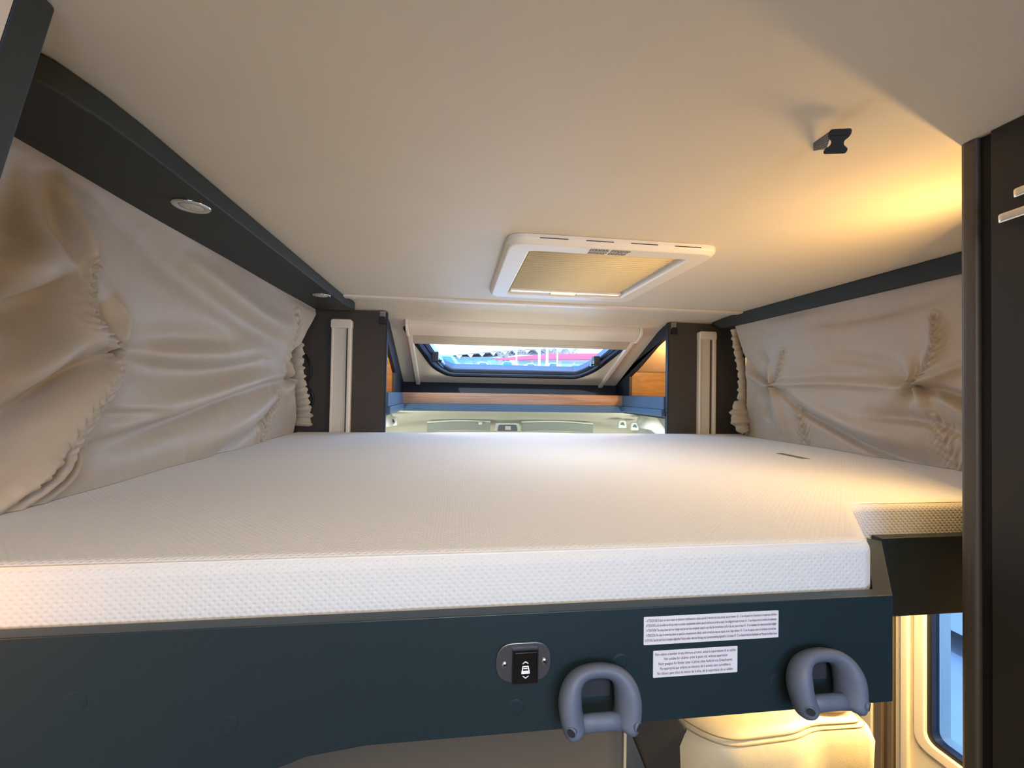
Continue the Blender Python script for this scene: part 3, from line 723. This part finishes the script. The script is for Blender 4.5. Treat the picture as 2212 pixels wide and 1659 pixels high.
# ---- ladder hooks
def hook(cx, cz, label):
    t = thing('ladder_hook', label, 'hook', (cx, YP, cz-.04), 'ladder hooks on the bed panel')
    y0 = YP
    path = [(-.0285, -.0355, .030), (-.0325, -.028, .029), (-.0355, -.018, .0275), (-.0372, -.006, .025), (-.0360, .007, .0225), (-.0312, .018, .0195), (-.022, .0255, .017), (-.010, .0283, .0155)]
    path = path+[(0, .0287, .0152)]+[(-a, b, c) for a, b, c in reversed(path)]
    P = spline([(cx+a, y0-c, cz+b) for a, b, c in path], 4); N = len(P); rads = []
    for i in range(N):
        q = abs(2*i/(N-1)-1); e = min(1, max(0, (q-.15)/.45)); e = e*e*(3-2*e)
        ra, rb = .0088+.0057*e, .0150+.0058*e
        if q > .88:
            k = math.sqrt(max(.01, 1-((q-.88)/.121)**2)); ra *= k; rb *= k
        rads.append((rb, ra))
    obj('body', sweep(P, rads, 24), M['hook'], t, smooth=True)
    obj('cross_bar', sweep([(cx-.029, y0-.031, cz-.0255), (cx-.012, y0-.031, cz-.024), (cx+.012, y0-.031, cz-.024), (cx+.029, y0-.031, cz-.0255)], [(.0088, .0105)]*4, 18), M['hook'], t, smooth=True)
    obj('dark_backing', box(cx-.0215, cx+.0215, y0-.004, y0-.0004, cz-.012, cz+.014), M['holedark'], t)  # dark patch put in for the dim interior behind the arch
    for s in (-1, 1):
        c = Vector((cx+s*.0425, y0-.0490, cz-.0215)); ax = Vector((s*.58, -.79, -.12)).normalized()
        h = obj('screw_hole', lathe(c-ax*.0015, ax, [(.0060, -.004), (.0060, .0002), (.0052, .0008), (.0046, -.001)], 20), M['hook'], t, smooth=True)
        obj('recess', lathe(c-ax*.001, ax, [(.0047, -.004), (.0047, .0009)], 18), M['holedark'], h)
hook(.184, -.381, 'grey plastic ladder hook below the rocker switch')
hook(.497, -.380, 'grey plastic ladder hook at the right end of the bed panel')

# ================================================================== ROOF HATCH
ht = thing('roof_hatch', 'cream roof hatch with closed pleated blind in the ceiling', 'hatch', (.43, 1.55, ZC-.03))
hout = rpoly([(.128, 1.140), (.742, 1.140), (.742, 1.825), (.128, 1.825)], .055, 8)
hmid = rpoly([(.138, 1.150), (.732, 1.150), (.732, 1.815), (.138, 1.815)], .05, 8)
hin0 = rpoly([(.196, 1.204), (.676, 1.204), (.676, 1.757), (.196, 1.757)], .02, 8)
hin1 = rpoly([(hx0, hy0), (hx1, hy0), (hx1, hy1), (hx0, hy1)], .008, 8)
nl = len(hout); V = []; Fc = []
for lp, z in ((hout, ZC-.0005), (hout, ZC-.014), (hmid, ZC-.026), (hin0, ZC-.026), (hin1, ZC-.012), (hin1, ZC+.03)):
    V += [(x, y, z) for x, y in lp]
for k in range(5):
    for i in range(nl): Fc.append((k*nl+i, k*nl+(i+1) % nl, (k+1)*nl+(i+1) % nl, (k+1)*nl+i))
obj('frame', (V, Fc), M['cream'], ht, bevel=.004, seg=3)
NPL = 25
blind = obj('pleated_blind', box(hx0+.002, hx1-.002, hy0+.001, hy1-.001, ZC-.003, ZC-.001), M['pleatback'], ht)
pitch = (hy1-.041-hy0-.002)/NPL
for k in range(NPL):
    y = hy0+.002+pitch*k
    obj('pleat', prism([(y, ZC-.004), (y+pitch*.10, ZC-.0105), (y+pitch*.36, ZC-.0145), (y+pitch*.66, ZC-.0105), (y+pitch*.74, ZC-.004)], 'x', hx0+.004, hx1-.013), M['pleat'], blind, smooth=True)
dome = [(hx0-.03, ZC+.045), (hx0+.02, ZC+.085), (hx1-.02, ZC+.085), (hx1+.03, ZC+.045)]
obj('dome', prism(dome, 'y', hy0-.03, hy1+.03), M['glass'], ht)
hb = obj('handle_bar', box(hx0+.003, hx1-.003, hy1-.040, hy1-.010, ZC-.020, ZC-.004), M['cream'], ht, bevel=.002)
obj('grip', box(.375, .475, hy1-.038, hy1-.012, ZC-.025, ZC-.019), M['pleat'], hb, bevel=.002)
for x0, x1 in ((hx0+.01, .365), (.485, hx1-.01)):
    obj('rail_insert', box(x0, x1, hy1-.036, hy1-.016, ZC-.0225, ZC-.0195), M['alu'], hb)
for k in range(4):
    x = .215+.128*k; obj('vent_slot', box(x, x+.078, 1.1385, 1.1425, ZC-.0115, ZC-.0095), M['shell'], ht)
# small printed notes: four blocks of fine unreadable lines
for bx0, bx1, by0, by1 in ((.362, .417, 1.156, 1.176), (.423, .480, 1.156, 1.176), (.364, .417, 1.180, 1.199), (.423, .476, 1.180, 1.199)):
    V = []; Fc = []; rows = 6
    for r in range(rows):
        y = by0+(by1-by0)*(r+.2)/rows; x = bx0
        while x < bx1-.004:
            wl = random.uniform(.004, .010); e = min(x+wl, bx1); n0 = len(V)
            V += [(x, y, ZC-.0263), (e, y, ZC-.0263), (e, y+.0030, ZC-.0263), (x, y+.0030, ZC-.0263)]; Fc.append((n0, n0+1, n0+2, n0+3)); x = e+.0018
    obj('fine_print', (V, Fc), M['greyink'], ht)

# ================================================================== BUCKLE ON THE CEILING
bk = thing('strap_buckle', 'black plastic strap buckle hanging from the ceiling on grey webbing', 'buckle', (.57, .60, .37))
c0 = Vector((.574, .592, .393)); ex = Vector((.985, -.15, .05)).normalized(); vdir = Vector((.62, .66, .40)).normalized()
ez = (Vector((0, 0, 1))-vdir*vdir.z).normalized(); ex = ez.cross(vdir)*-1; ex = vdir.cross(ez)
hg = [(-.0165, .020), (-.0185, .013), (-.0175, .006), (-.010, .001), (-.010, -.006), (-.0185, -.012), (-.0185, -.020), (.0185, -.020), (.0200, -.012), (.0110, -.006), (.0100, .001), (.0165, .006), (.0185, .013), (.0165, .020)]
ex, ez = (ex*.97+ez*-.24).normalized(), (ez*.97+ex*.24).normalized()
hg = rpoly([(a*.80, b*.84) for a, b in hg], .004, 3); N = len(hg); V = []; Fc = []
for q in (-.007, .007): V += [tuple(c0+ex*p[0]+ez*p[1]+vdir*q) for p in hg]
Fc = [tuple(range(N))[::-1], tuple(range(N, 2*N))]+[(i, (i+1) % N, N+(i+1) % N, N+i) for i in range(N)]
obj('buckle_body', (V, Fc), M['black'], bk, bevel=.002)
V = []; 
for q in (-.009, -.0068): V += [tuple(c0+ex*x+ez*z+vdir*q) for x, z in ((-.0105, .0085), (.0105, .0085), (.011, .0148), (-.011, .0148))]
obj('release_tab', (V, [(0, 1, 2, 3), (4, 7, 6, 5), (0, 4, 5, 1), (1, 5, 6, 2), (2, 6, 7, 3), (3, 7, 4, 0)]), M['blackgloss'], bk)
V = []; Fc = []
A = [c0+ex*-.012+ez*.016, c0+ex*-.013+ez*-.010]; B = [Vector((.585, .650, ZC)), Vector((.605, .672, ZC))]
for k in range(9):
    t = k/8; V += [tuple(A[0].lerp(B[0], t)), tuple(A[1].lerp(B[1], t))]
Fc = [(2*k, 2*k+1, 2*k+3, 2*k+2) for k in range(8)]
obj('webbing', (V, Fc), M['strap'], bk, solid=.0012)
for k in range(6):
    t = (k+.5)/6.5; obj('weave_thread', sweep([A[0].lerp(A[1], t)-vdir*.001, B[0].lerp(B[1], t)-Vector((0, 0, .0012))], .0005, 5), M['shell'], bk)

# ================================================================== WARDROBE ON THE RIGHT (near)
wd = thing('tall_wardrobe', 'tall dark brown wardrobe side panel at the right edge', 'wardrobe', (1.24, 0, ZF))
obj('side_panel', box(.83, .85, -.7, .578, ZF, ZC-.0005), M['wardrobe'], wd, bevel=.001)
obj('shadow_gap', box(.838, .86, .578, .596, ZF, ZC-.0005), M['gap'], wd)
obj('corner_post', prism(rpoly([(.829, .596), (.829, .622), (.87, .622), (.87, .596)], [.006, .012, .004, .002], 5), 'z', ZF, ZC-.0005), M['wtrim'], wd, smooth=False)
obj('carcass', box(.85, 1.655, -.7, .612, ZF, ZC-.0008), M['wardrobe'], wd)
lt = thing('wall_bracket', 'chrome bracket with two prongs on the wardrobe side', 'bracket', (.81, .50, .26))
for y1, z1, y0, z0 in ((.549, .268, .43, .268), (.531, .298, .43, .298)):
    pr = rpoly([(.780, y0), (.829, y0), (.829, y1-.004), (.806, y1), (.790, y1-.006)], .006, 4)
    obj('prong', prism(pr, 'z', z0-.007, z0+.007), M['chrome'], lt, bevel=.003, seg=3)
obj('back_plate', box(.823, .8295, .43, .512, .25, .31), M['plate'], lt, bevel=.002)
# upright light strip on the far side of the wardrobe, hidden behind it
rl = thing('upright_light_strip', 'warm upright light strip on the far side of the wardrobe', 'lamp', (1.14, .70, -.16))
obj('bracket', box(1.125, 1.155, .6225, .74, -.16, .415), M['alu'], rl, bevel=.002)
obj('diffuser', prism([(1.105, .722), (1.121, .755), (1.128, .752), (1.126, .735), (1.124, .715)], 'z', -.03, .33), M['lampw'], rl)
area('upright_light_strip_light', (1.108, .728, .15), (.40, 1.30, .15), .055, .34, 5.6, WARM)

# ================================================================== OVERHEAD LOCKER ON THE LEFT (near)
ol = thing('overhead_locker', 'cream overhead locker with slanted dark green edge at the upper left', 'locker', (-.66, 0, -.05))
prf = [(-.456, ZC-.0006), (-.510, .20), (-.562, 0), (-.815, 0), (-.815, ZC-.0006)]
obj('carcass', prism(prf, 'y', -.9, .505), M['doorcream'], ol)
edge = [(-.454, ZC-.0008), (-.508, .20), (-.56, -.01), (-.60, -.01), (-.545, .20), (-.492, ZC-.0008)]
obj('edge_board', prism(edge, 'y', .505, .545), M['green2'], ol, bevel=.006, seg=3)
obj('end_panel', prism([(-.492, ZC-.0008), (-.545, .20), (-.60, -.01), (-.815, -.01), (-.815, ZC-.0008)], 'y', .505, .53), M['green2'], ol)
# ceiling lamp added as unseen fill, then the wall lamp
cl2 = thing('ceiling_lamp', 'flat square lamp added on the ceiling behind the viewer as unseen fill', 'lamp', (0, -.45, .405))
obj('housing', box(-.27, .27, -.62, -.28, .413, ZC-.0005), M['cream'], cl2, bevel=.004)
obj('diffuser', box(-.25, .25, -.60, -.30, .410, .4135), M['lampn'], cl2, bevel=.002)
wl = thing('wall_lamp', 'small warm lamp on the left wall below the overhead locker', 'lamp', (-.80, .32, -.27))
obj('mount', box(-.818, -.74, .27, .33, -.27, -.18), M['chrome'], wl, bevel=.004)
obj('shade', box(-.75, -.66, .290, .325, -.265, -.18), M['lampw'], wl, bevel=.006)
area('wall_lamp_light', (-.70, .33, -.22), (-.62, .6, -.29), .08, .08, .26, (1.0, .46, .10), 100)

# ================================================================== UNDER THE BED
area('under_bed_strip_light', (1.30, .88, -.445), (1.32, 1.02, -1), .5, .05, 15, (1.0, .74, .36))
us = thing('under_bed_light', 'warm light strip under the bed', 'lamp', (1.15, .86, -.444))
obj('profile', box(.74, 1.56, .83, .89, -.436, -.4305), M['alu'], us)
obj('diffuser', box(.75, 1.55, .84, .88, -.4385, -.436), M['lampw'], us)
# bench side with pale edging
bn = thing('bench_side', 'taupe upholstered bench side under the bed', 'bench', (-.1, 1.2, ZF))
obj('upholstery', box(-.75, .408, 1.0, 1.03, ZF, -.50), M['taupe'], bn, bevel=.006)
obj('edging', box(.408, .4145, .996, 1.034, ZF, -.498), M['edging'], bn)
obj('carcass', box(-.75, .40, 1.03, 1.6, ZF, -.52), M['wood2'], bn)
sp_ = thing('swivel_armchair', 'cream leather armchair with dark shell, seen under the bed', 'armchair', (.8, 1.1, ZF))
obj('shell', prism([(.445, -.70), (.49, -.70), (.565, -.80), (.66, -.97), (.70, -1.05), (.70, ZF), (.58, ZF), (.52, -1.02), (.435, -.82)], 'y', 1.002, 1.04), M['shell'], sp_, bevel=.008)
# cushion: rounded block with a bulging front, seam between top and front
def cushion(loop_top, drop, bulge, z):
    cx_ = sum(p[0] for p in loop_top)/len(loop_top); cy2 = sum(p[1] for p in loop_top)/len(loop_top)
    V = []; Fc = []; n = len(loop_top)
    prof = [(.30, .012), (.75, .010), (.93, .004), (1.0, -.006), (1.0+bulge*.6, -.02), (1.0+bulge, -.05), (1.0+bulge*.9, -drop*.75), (1.0+bulge*.3, -drop)]
    for s, dz in prof: V += [(cx_+(x-cx_)*s, cy2+(y-cy2)*s, z+dz) for x, y in loop_top]
    for k in range(len(prof)-1):
        for i in range(n): Fc.append((k*n+i, k*n+(i+1) % n, (k+1)*n+(i+1) % n, (k+1)*n+i))
    Fc += [tuple(range(n)), tuple(range((len(prof)-1)*n, len(prof)*n))[::-1]]
    return V, Fc
loop = rpoly([(.545, 1.26), (.565, 1.02), (.635, .945), (.82, .953), (.875, .972), (1.02, .968), (1.03, 1.26)], [.05, .06, .06, .03, .03, .03, .06], 6)
obj('cushion', cushion(loop, .17, .14, -.80), M['leather'], sp_, smooth=True)
for s in (1.0, 1.045):
    cxs = sum(p[0] for p in loop)/len(loop); cys = sum(p[1] for p in loop)/len(loop)
    obj('seam', sweep([(cxs+(x-cxs)*s, cys+(y-cys)*s, -.802-.010*(s > 1)) for x, y in loop], .0016, 5, closed=True), M['stitch'], sp_, smooth=True)
obj('armrest', sweep(spline([(.90, 1.02, -.765), (.99, 1.01, -.755), (1.08, 1.04, -.74)], 5), [.02+.02*math.sin(math.pi*min(1, .15+.85*i/10)) for i in range(11)], 14), M['leather'], sp_, smooth=True)
obj('base_box', prism(rpoly([(.60, -1.40), (1.00, -1.40), (1.02, -.93), (.62, -.93)], .03), 'y', .94, 1.25), M['shell'], sp_, bevel=.01)
obj('side_shell', prism(rpoly([(.93, -.72), (1.30, -.72), (1.36, -.86), (1.36, ZF), (.9, ZF), (.93, -1.0)], .05), 'y', 1.30, 1.36), M['shell'], sp_, bevel=.012)
# entrance door in the right wall with window
d1 = struct('door_1', join(box(1.60, XW1, .30, DY0, ZF, -.46), box(1.60, XW1, DY1, 1.40, ZF, -.46), box(1.60, XW1, DY0, DY1, ZF, DZ0), box(1.60, XW1, DY0, DY1, DZ1, -.46)), M['doorcream'])
obj('panel_rib', box(1.585, 1.602, 1.345, 1.375, ZF, -.46), M['doorcream'], d1, bevel=.006)
fo = rpoly([(DY0-.03, DZ0-.03), (DY1+.03, DZ0-.03), (DY1+.03, DZ1+.03), (DY0-.03, DZ1+.03)], .05, 6)
fi = rpoly([(DY0+.005, DZ0+.005), (DY1-.005, DZ0+.005), (DY1-.005, DZ1-.005), (DY0+.005, DZ1-.005)], .035, 6)
fk = rpoly([(DY0+.02, DZ0+.02), (DY1-.02, DZ0+.02), (DY1-.02, DZ1-.02), (DY0+.02, DZ1-.02)], .03, 6)
obj('window_frame', ring(fo, fi, 'x', 1.588, 1.61), M['creamtrim'], d1, bevel=.004)
obj('window_seal', ring(fi, fk, 'x', 1.60, 1.63), M['rubber'], d1)
obj('pane', prism(fk, 'x', 1.618, 1.622), M['glass2'], d1)
db = struct('trim_9', join(box(1.59, XW1, 1.405, 1.425, ZF, -.46), box(1.598, XW1, 1.425, 1.44, ZF, -.46), box(1.585, XW1, 1.44, 1.47, ZF, -.46)), M['doormetal'], bevel=.003)
struct('trim_10', box(1.58, XW1, 1.475, 1.52, ZF, -.46), M['doorcream'], bevel=.004)
struct('trim_11', box(1.55, XW1, 1.525, 1.75, ZF, -.46), M['wtrim'])

# ================================================================== OUTSIDE
struct('ground', join(box(-60, 60, -30, 12, -2.3, -2.2)), M['asphalt'])
V = [(-60, 12, -2.2), (60, 12, -2.2), (60, 18, .55), (-60, 18, .55), (60, 90, 3.79), (-60, 90, 3.79)]
struct('ground.001', (V, [(0, 1, 2, 3), (3, 2, 4, 5)]), M['asphalt'], solid=.1)
def gz(y): return .55+(y-18)*.045
def car(name, label, x, y, L, Wd, Hh, paint, gp, van=False, face=0):
    """side-on car: body outline along x"""
    z = gz(y); t = thing(name, label, 'car' if not van else 'van', (x, y, z), gp)
    if van: body = [(-.5, .10), (.5, .10), (.5, .38), (.47, .50), (.36, .58), (.20, .97), (.14, 1.0), (-.46, 1.0), (-.5, .95)]
    else: body = [(-.5, .14), (.5, .14), (.5, .42), (.44, .54), (.24, .60), (.10, .97), (-.22, 1.0), (-.38, .66), (-.5, .60)]
    obj('body', prism(rpoly([(x+p[0]*L, z+p[1]*Hh) for p in body], .12, 3), 'y', y, y+Wd), paint, t)
    win = [(-.44, .60), (.10, .60), (.13, .92), (-.44, .92)] if van else [(-.30, .64), (.16, .64), (.07, .92), (-.20, .94)]
    if van: win = [(-.46, .56), (.27, .58), (.16, .92), (-.46, .92)]
    obj('side_window', prism(rpoly([(x+p[0]*L, z+p[1]*Hh) for p in win], .08, 3), 'y', y-.02, y+.02), M['vanglass'], t)
    for s in (-.32, .32): obj('wheel', cyl((x+s*L, y-.03, z+.16*Hh), (x+s*L, y+.2, z+.16*Hh), .30, 16), M['tyre'], t)
    return t
mh = thing('parked_motorhome', 'white motorhome side seen through the entrance door window', 'motorhome', (4.6, 1.5, -2.2))
obj('body', prism(rpoly([(-2.5, -1.7), (5.5, -1.7), (5.5, .9), (-2.5, .9)], .25, 5), 'x', 4.2, 6.3), M['carwhite'], mh)
obj('skirt', box(4.18, 6.2, -2.4, 5.4, -1.95, -1.25), M['building'], mh)
obj('trim_line', box(4.165, 4.2, -2.45, 5.45, -1.22, -1.16), M['steel'], mh)
for y in (-.9, 3.9): obj('wheel', cyl((4.15, y, -1.87), (4.4, y, -1.87), .33, 20), M['tyre'], mh)
vn = car('light_blue_van', 'light blue van parked at the left outside the roof window', -.62, 20.0, 2.1, 1.8, 1.0, M['vanpaint'], None, True)
for k in range(7):
    obj('body_letter', box(-1.0+.10*k, -.94+.10*k+.02*(k % 2), 19.97, 20.01, gz(20)+.30, gz(20)+.38), M['red'] if k in (2, 3) else M['console'], vn)
cols = [M['carwhite'], M['carblue'], M['carwhite'], M['carwhite'], M['carblue'], M['carwhite'], M['carwhite']]
descr = ['white car parked nearest the light blue van', 'pale blue car second in the parked row', 'white car third in the parked row', 'white car in the middle of the parked row',
         'pale blue car right of the middle in the parked row', 'white car next to last in the parked row', 'white car at the right end of the parked row']
for k in range(7):
    car('parked_car', descr[k], 1.9+1.75*k*1.0, 30+.4*k, 1.62, 1.5, .95+.1*(k % 2), cols[k], 'parked cars in the row')
bd = thing('glass_building', 'pale low building with curved roof and glass front outside', 'building', (4, 55, 1.1))
NB = 12; V = []; Fc = []
arc = [(-1.5+16*k/NB, 4.02+1.25*math.sin(math.pi*(.5*k/NB))) for k in range(NB+1)]
for x, z in arc: V += [(x, 50.8, z), (x, 50.8, z+.28), (x, 60, z+.28), (x, 60, z)]
for k in range(NB):
    for q in range(4): Fc.append((4*k+q, 4*k+(q+1) % 4, 4*k+4+(q+1) % 4, 4*k+4+q))
obj('roof', (V, Fc), M['building'], bd)
for k in range(NB):
    x = arc[k][0]; z = arc[k][1]; obj('eave_beam', prism([(x, z), (x+.75, z), (x+.45, z-.42)], 'y', 50.9, 51.6), M['steel'], bd)
obj('facade', box(-1.5, 13.5, 52.0, 60, gz(52)-.2, 4.1), M['building'], bd)
for k in range(10):
    for r in range(2):
        obj('pane', box(-1.2+1.05*k, -.25+1.05*k, 51.93, 52.01, 2.75+.65*r, 3.32+.65*r), M['bglass'], bd)
rb = thing('red_canopy', 'long red fascia of the showroom right of the glass building', 'canopy', (13, 41, 1.0))
obj('fascia', prism([(3.6, 3.0), (9.0, 3.22), (14.6, 3.35), (14.6, 3.95), (9.0, 3.72), (6.0, 3.42), (3.6, 3.10)], 'y', 41, 41.6), M['red'], rb)
obj('wall', box(5.6, 14.5, 41.6, 46, gz(42)-.2, 3.6), M['building'], rb)
for k in range(6): obj('pane', box(6+1.4*k, 7.1+1.4*k, 41.55, 41.62, 1.4, 3.0), M['bglass'], rb)
hd = [(5.2, 47.2, 4.0), (7.4, 49.6, 4.8), (10.2, 47.2, 4.6), (13.4, 49.6, 5.0)]
dsc = ['bare grey tree left of the lamp posts', 'bare grey tree behind the two close lamp posts', 'bare grey tree behind the middle of the red canopy', 'bare grey tree at the right behind the red canopy']
for (x, ty, hgt), ds in zip(hd, dsc):
    t = thing('bare_tree', ds, 'tree', (x, ty, gz(ty)), 'bare trees behind the canopy')
    obj('trunk', sweep([(x, ty, gz(ty)-.2), (x+.1, ty, 3.2), (x, ty, hgt)], [.15, .1, .05], 8), M['hedge'], t)
    rnd = random.Random(int(x*10)); parts = []
    for k in range(70):
        a = rnd.uniform(0, 6.28); zb = rnd.uniform(2.6, hgt); l = rnd.uniform(.5, 1.4)
        p1 = (x+math.cos(a)*l, ty+math.sin(a)*l*.6, zb+rnd.uniform(.4, 1.3))
        parts.append(sweep([(x, ty, zb), ((x+p1[0])/2, (ty+p1[1])/2, zb+.25), p1], [.05, .03, .015], 5))
    obj('branches', join(*parts), M['hedge'], t)
for k, (x, y, ds) in enumerate(((4.05, 29.5, 'thin pale lamp post left of the others'), (5.75, 30, 'thicker pale lamp post, left of the close pair'), (6.3, 30, 'pale lamp post, right of the close pair'), (7.15, 30.5, 'thin pale lamp post right of the close pair'))):
    r = .05 if k in (0, 3) else .09; sd = -1 if k < 2 else 1
    p = thing('lamp_post', ds, 'lamp post', (x, y, gz(y)), 'lamp posts in the car park')
    obj('post', cyl((x, y, gz(y)-.05), (x, y, 5.6), r, 10), M['steel'], p)
    obj('arm', sweep([(x, y, 5.5), (x+sd*.4, y, 5.7), (x+sd*.9, y, 5.72)], .05, 8), M['steel'], p)
    obj('lamp_head', box(min(x+sd*.7, x+sd*1.3), max(x+sd*.7, x+sd*1.3), y-.12, y+.12, 5.66, 5.76), M['steel'], p)
